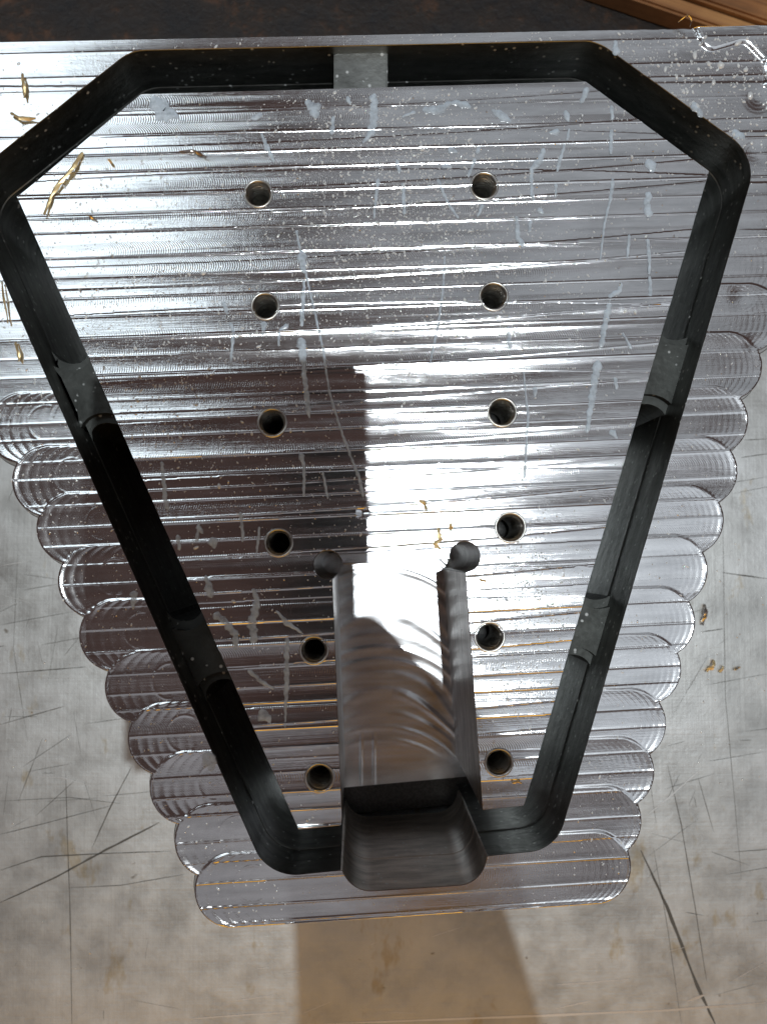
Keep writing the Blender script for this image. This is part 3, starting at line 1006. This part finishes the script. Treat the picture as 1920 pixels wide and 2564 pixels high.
def chip(pts, z, w, label, mat, twist=6.0, lift=0.0006):
    w *= 0.68
    """a narrow curled ribbon with ragged edges, shaped along pts"""
    c = P3(*pts[len(pts)//2][:2], z)
    root_pts = [P3(x, y, z)-c for x, y in pts]
    path = []
    for a, b in zip(root_pts, root_pts[1:]):
        for t in np.linspace(0, 1, 6)[:-1]: path.append(a.lerp(b, t))
    path.append(root_pts[-1])
    V, Fs = [], []
    n = len(path)
    for i, p in enumerate(path):
        d = (path[min(i+1, n-1)]-path[max(i-1, 0)]).normalized()
        s = d.cross(Vector((0, 0, 1)))
        t = i/(n-1)
        a = 0.35*math.sin(t*twist)
        ww = w*S*(0.35+0.65*math.sin(math.pi*(0.12+0.76*t)))*random.uniform(0.65, 1.3)
        side = (s*math.cos(a)+Vector((0, 0, 1))*math.sin(a))*ww
        up = Vector((0, 0, 0.00035+lift*abs(math.sin(t*4.0))))
        for k2, zz in ((-1, 0.0), (0, 0.0003), (1, 0.0)):
            V.append(p+up+side*k2+Vector((0, 0, zz)))
        for k2, zz in ((1, -0.00018), (0, 0.0001), (-1, -0.00018)):
            V.append(p+up+side*k2+Vector((0, 0, zz)))
        if i:
            m = len(V)-12
            for j in range(6):
                k3 = (j+1) % 6
                Fs.append((m+j, m+k3, m+6+k3, m+6+j))
    Fs += [tuple(range(6)), tuple(range(len(V)-1, len(V)-7, -1))]
    o = mesh_py('metal_chip', V, Fs, mat)
    o.location = c
    tag(o, label, 'metal chip', 'chips of swarf lying about the block')
    return o

sp = []
while len(sp) < 260:
    x, y = random.uniform(0, 1656), random.uniform(100, 1900)
    q = P(x, y)
    a = phi_plate(np.array([q[0]]), np.array([q[1]]))[0]; b = phi_stock(np.array([q[0]]), np.array([q[1]]))[0]
    r0 = random.uniform(0.8, 2.2)*S
    if a > 0.002: sp.append((*q, r0, 0.0001))
    elif b > 0.004: sp.append((*q, r0, -0.0001))
for i in range(60):
    q = P(random.uniform(1500, 1656), random.uniform(1150, 1700), ZB) if i % 3 else P(random.uniform(-20, 200), random.uniform(1400, 2100), ZB)
    sp.append((*q, random.uniform(0.8, 2.0)*S, ZB))
tag(droplets('swarf_crumbs', sp, M_SILV), 'fine bright crumbs of swarf strewn over block and bench', 'swarf crumbs', kind='stuff')

chip([(180, 330), (160, 365), (130, 400), (112, 425), (98, 465)], 0.0004, 8, 'longest golden curled chip near the left point of the plate', M_GOLD, 14)
chip([(50, 160), (54, 185), (55, 215)], 0.0006, 6, 'golden chip standing upright in the photo on the far left of the rim', M_GOLD)
chip([(25, 245), (45, 258), (80, 258)], 0.0006, 6, 'golden crescent chip touching the groove at the upper left', M_GOLD)
chip([(235, 345), (244, 355)], 0.0005, 5, 'small brown chip right of the longest golden chip', M_GOLD)
chip([(188, 465), (208, 475)], 0.0005, 4, 'short curved bright chip just right of the tip of the longest golden chip', M_SILV)
chip([(390, 328), (420, 328), (448, 342)], 0.0005, 4, 'slender silver chip curving above and left of the top left screw hole', M_SILV)
chip([(6, 610), (12, 650), (20, 700)], 0.0006, 3.5, 'thin golden sliver by the left picture edge outside the groove', M_GOLD)
chip([(35, 740), (42, 760), (44, 782)], 0.0006, 5, 'stubby golden chip on the left rim level with the upper left tab', M_GOLD)
chip([(946, 1140), (950, 1165), (938, 1175), (950, 1185)], 0.0004, 7, 'amber chip in the glare between channel and right hand holes', M_GOLD, 9)
chip([(972, 1130), (974, 1145)], 0.0004, 6, 'round amber chip just above the right corner relief of the channel', M_GOLD)
chip([(905, 1080), (915, 1085), (920, 1100)], 0.0004, 5, 'small amber flake left of the glare above the channel', M_GOLD)
chip([(1050, 1345-90), (1034, 1252)], 0.0004, 4, 'pale chip just right of the right corner relief', M_GOLD)
chip([(1520, 1305), (1518, 1330), (1513, 1350)], ZB+0.0006, 8, 'dark glittering chip on the bench touching the right hand scallops', M_SILV, 20, 0.002)
chip([(1540, 1425), (1533, 1440), (1522, 1450)], ZB+0.0006, 8, 'brown curled chip on the bench right of the block, larger of a pair', M_GOLD, 20, 0.002)
chip([(1560, 1438), (1552, 1452)], ZB+0.0006, 6, 'smaller brown chip on the bench right beside a larger one', M_GOLD, 12, 0.001)
chip([(1582, 1446), (1595, 1440)], ZB+0.0006, 5, 'pale bead like chip on the bench, rightmost near the brown pair', M_SILV, 12, 0.001)
chip([(1105, 1690), (1115, 1686), (1125, 1690)], 0.0004, 4, 'tiny golden chip below the lowest right screw hole', M_GOLD)
chip([(1462, 50), (1478, 42), (1490, 52), (1484, 66)], 0.002, 2.2, 'curled silver burr standing on the far edge of the block', M_SILV, 9, 0.002)

# ------------------------------------------------------------------ the photographer's phone and arm, which cast the shadow
def caster(x, y, zs, zp):
    s = P3(x, y, zs)
    return s+(LAMP-s)*((zp-zs)/(LAMP.z-zs))

PZ = H+0.006
c_tr = caster(806, 781, 0, PZ)
c_tl = caster(325, 800, 0, PZ)
pw = 0.078
M_PHONE = simple('black phone case', (0.015, 0.015, 0.017), 0.45)
M_GLASS = simple('phone glass', (0.01, 0.01, 0.012), 0.08)
phone = empty('phone', (c_tr.x-pw/2, c_tr.y-0.08, PZ))
phone.rotation_euler = (0, 0, math.radians(1.0))
tag(phone, 'black phone held over the block, seen only by its shadow', 'phone')
bar('phone_body', -pw/2, pw/2, -0.045, 0.08, 0.0, 0.0085, M_PHONE, phone, 0.003)
bar('screen', -pw/2+0.003, pw/2-0.003, -0.041, 0.076, 0.0086, 0.0092, M_GLASS, phone, 0.0002)

def skin_obj(name, verts, edges, radii, mat, parent=None):
    me = bpy.data.meshes.new(name)
    me.from_pydata([tuple(v) for v in verts], edges, [])
    me.materials.append(mat)
    o = bpy.data.objects.new(name, me)
    COL.objects.link(o)
    o.modifiers.new('skin', 'SKIN').use_smooth_shade = True
    sv = me.skin_vertices[0].data
    for i, r in enumerate(radii):
        sv[i].radius = (r, r)
    sv[0].use_root = True
    sub = o.modifiers.new('sub', 'SUBSURF'); sub.levels = 2; sub.render_levels = 2
    if parent: o.parent = parent
    return o

M_SKIN = simple('skin', (0.45, 0.25, 0.18), 0.5)
M_CLOTH = simple('tan work jacket', (0.52, 0.30, 0.06), 0.85, 0, (260, 0.0006))
zh = PZ+0.030
pairs = [((815, 1330, ZF), (500, 1330, 0), 0.0), ((960, 1540, ZF), (520, 1560, 0), 0.0), ((1050, 1740, 0), (575, 1760, 0), 0.0),
         ((1130, 1900, 0), (600, 1900, 0), 0.012), ((1190, 2211, ZB), (620, 2211, ZB), 0.03)]
spine = []
for rp, lp, dz in pairs:
    a, b = caster(*rp, zh+dz), caster(*lp, zh+dz)
    a = a+Vector((0.003, 0, 0)) if dz == 0 else a
    spine.append(((a+b)/2, (a-b).length/2))
w0 = spine[2][0]
person = empty('person', (w0.x, w0.y, zh))
tag(person, 'right hand and brown sleeved forearm holding the phone over the block', 'person')
V = [spine[2][0]-w0, spine[1][0]-w0, spine[0][0]-w0+Vector((-0.008, -0.012, 0))]
E = [(0, 1), (1, 2)]; Rr = [0.030, 0.040, 0.012]
def add(parent_i, p, r):
    V.append(p); E.append((parent_i, len(V)-1)); Rr.append(r); return len(V)-1
k0 = spine[0][0]-w0
ex = c_tr.x-w0.x
for j, dx in enumerate((0.010, -0.004, -0.018, -0.032)):
    L = (0.062, 0.072, 0.066, 0.050)[j]
    a = add(2, Vector((k0.x+dx*0.8, k0.y+0.012, 0.0)), 0.0095)
    b = add(a, Vector((min(ex-0.016, k0.x+dx*1.1), k0.y+0.012+L*0.42, -0.008)), 0.0088)
    c = add(b, Vector((min(ex-0.016, k0.x+dx*1.15), k0.y+0.012+L*0.75, -0.013)), 0.0080)
a = add(1, Vector((V[1].x-0.030, V[1].y+0.018, -0.006)), 0.011)
b = add(a, Vector((V[1].x-0.040, V[1].y+0.044, -0.012)), 0.0095)
prev = 0
for q, rad in (((1060, 1790, 0), 0.014), ((1035, 1670, ZF), 0.014), ((962, 1530, ZF), 0.013), ((885, 1405, ZF), 0.012), ((795, 1318, ZF), 0.010)):
    p = caster(*q, zh-0.004)-w0
    prev = add(prev, Vector((p.x-rad*0.9, p.y-rad*0.25, p.z)), rad)
skin_obj('hand', V, E, Rr, M_SKIN, person)
sl = [q[0]-w0 for q in spine[2:]]
sl.append(sl[-1]+(sl[-1]-sl[-2])*1.6+Vector((0, -0.04, 0.05)))
skin_obj('sleeve', sl, [(0, 1), (1, 2), (2, 3)], [spine[2][1]*1.0, spine[3][1]*1.0, spine[4][1]*1.0, 0.06], M_CLOTH, person)
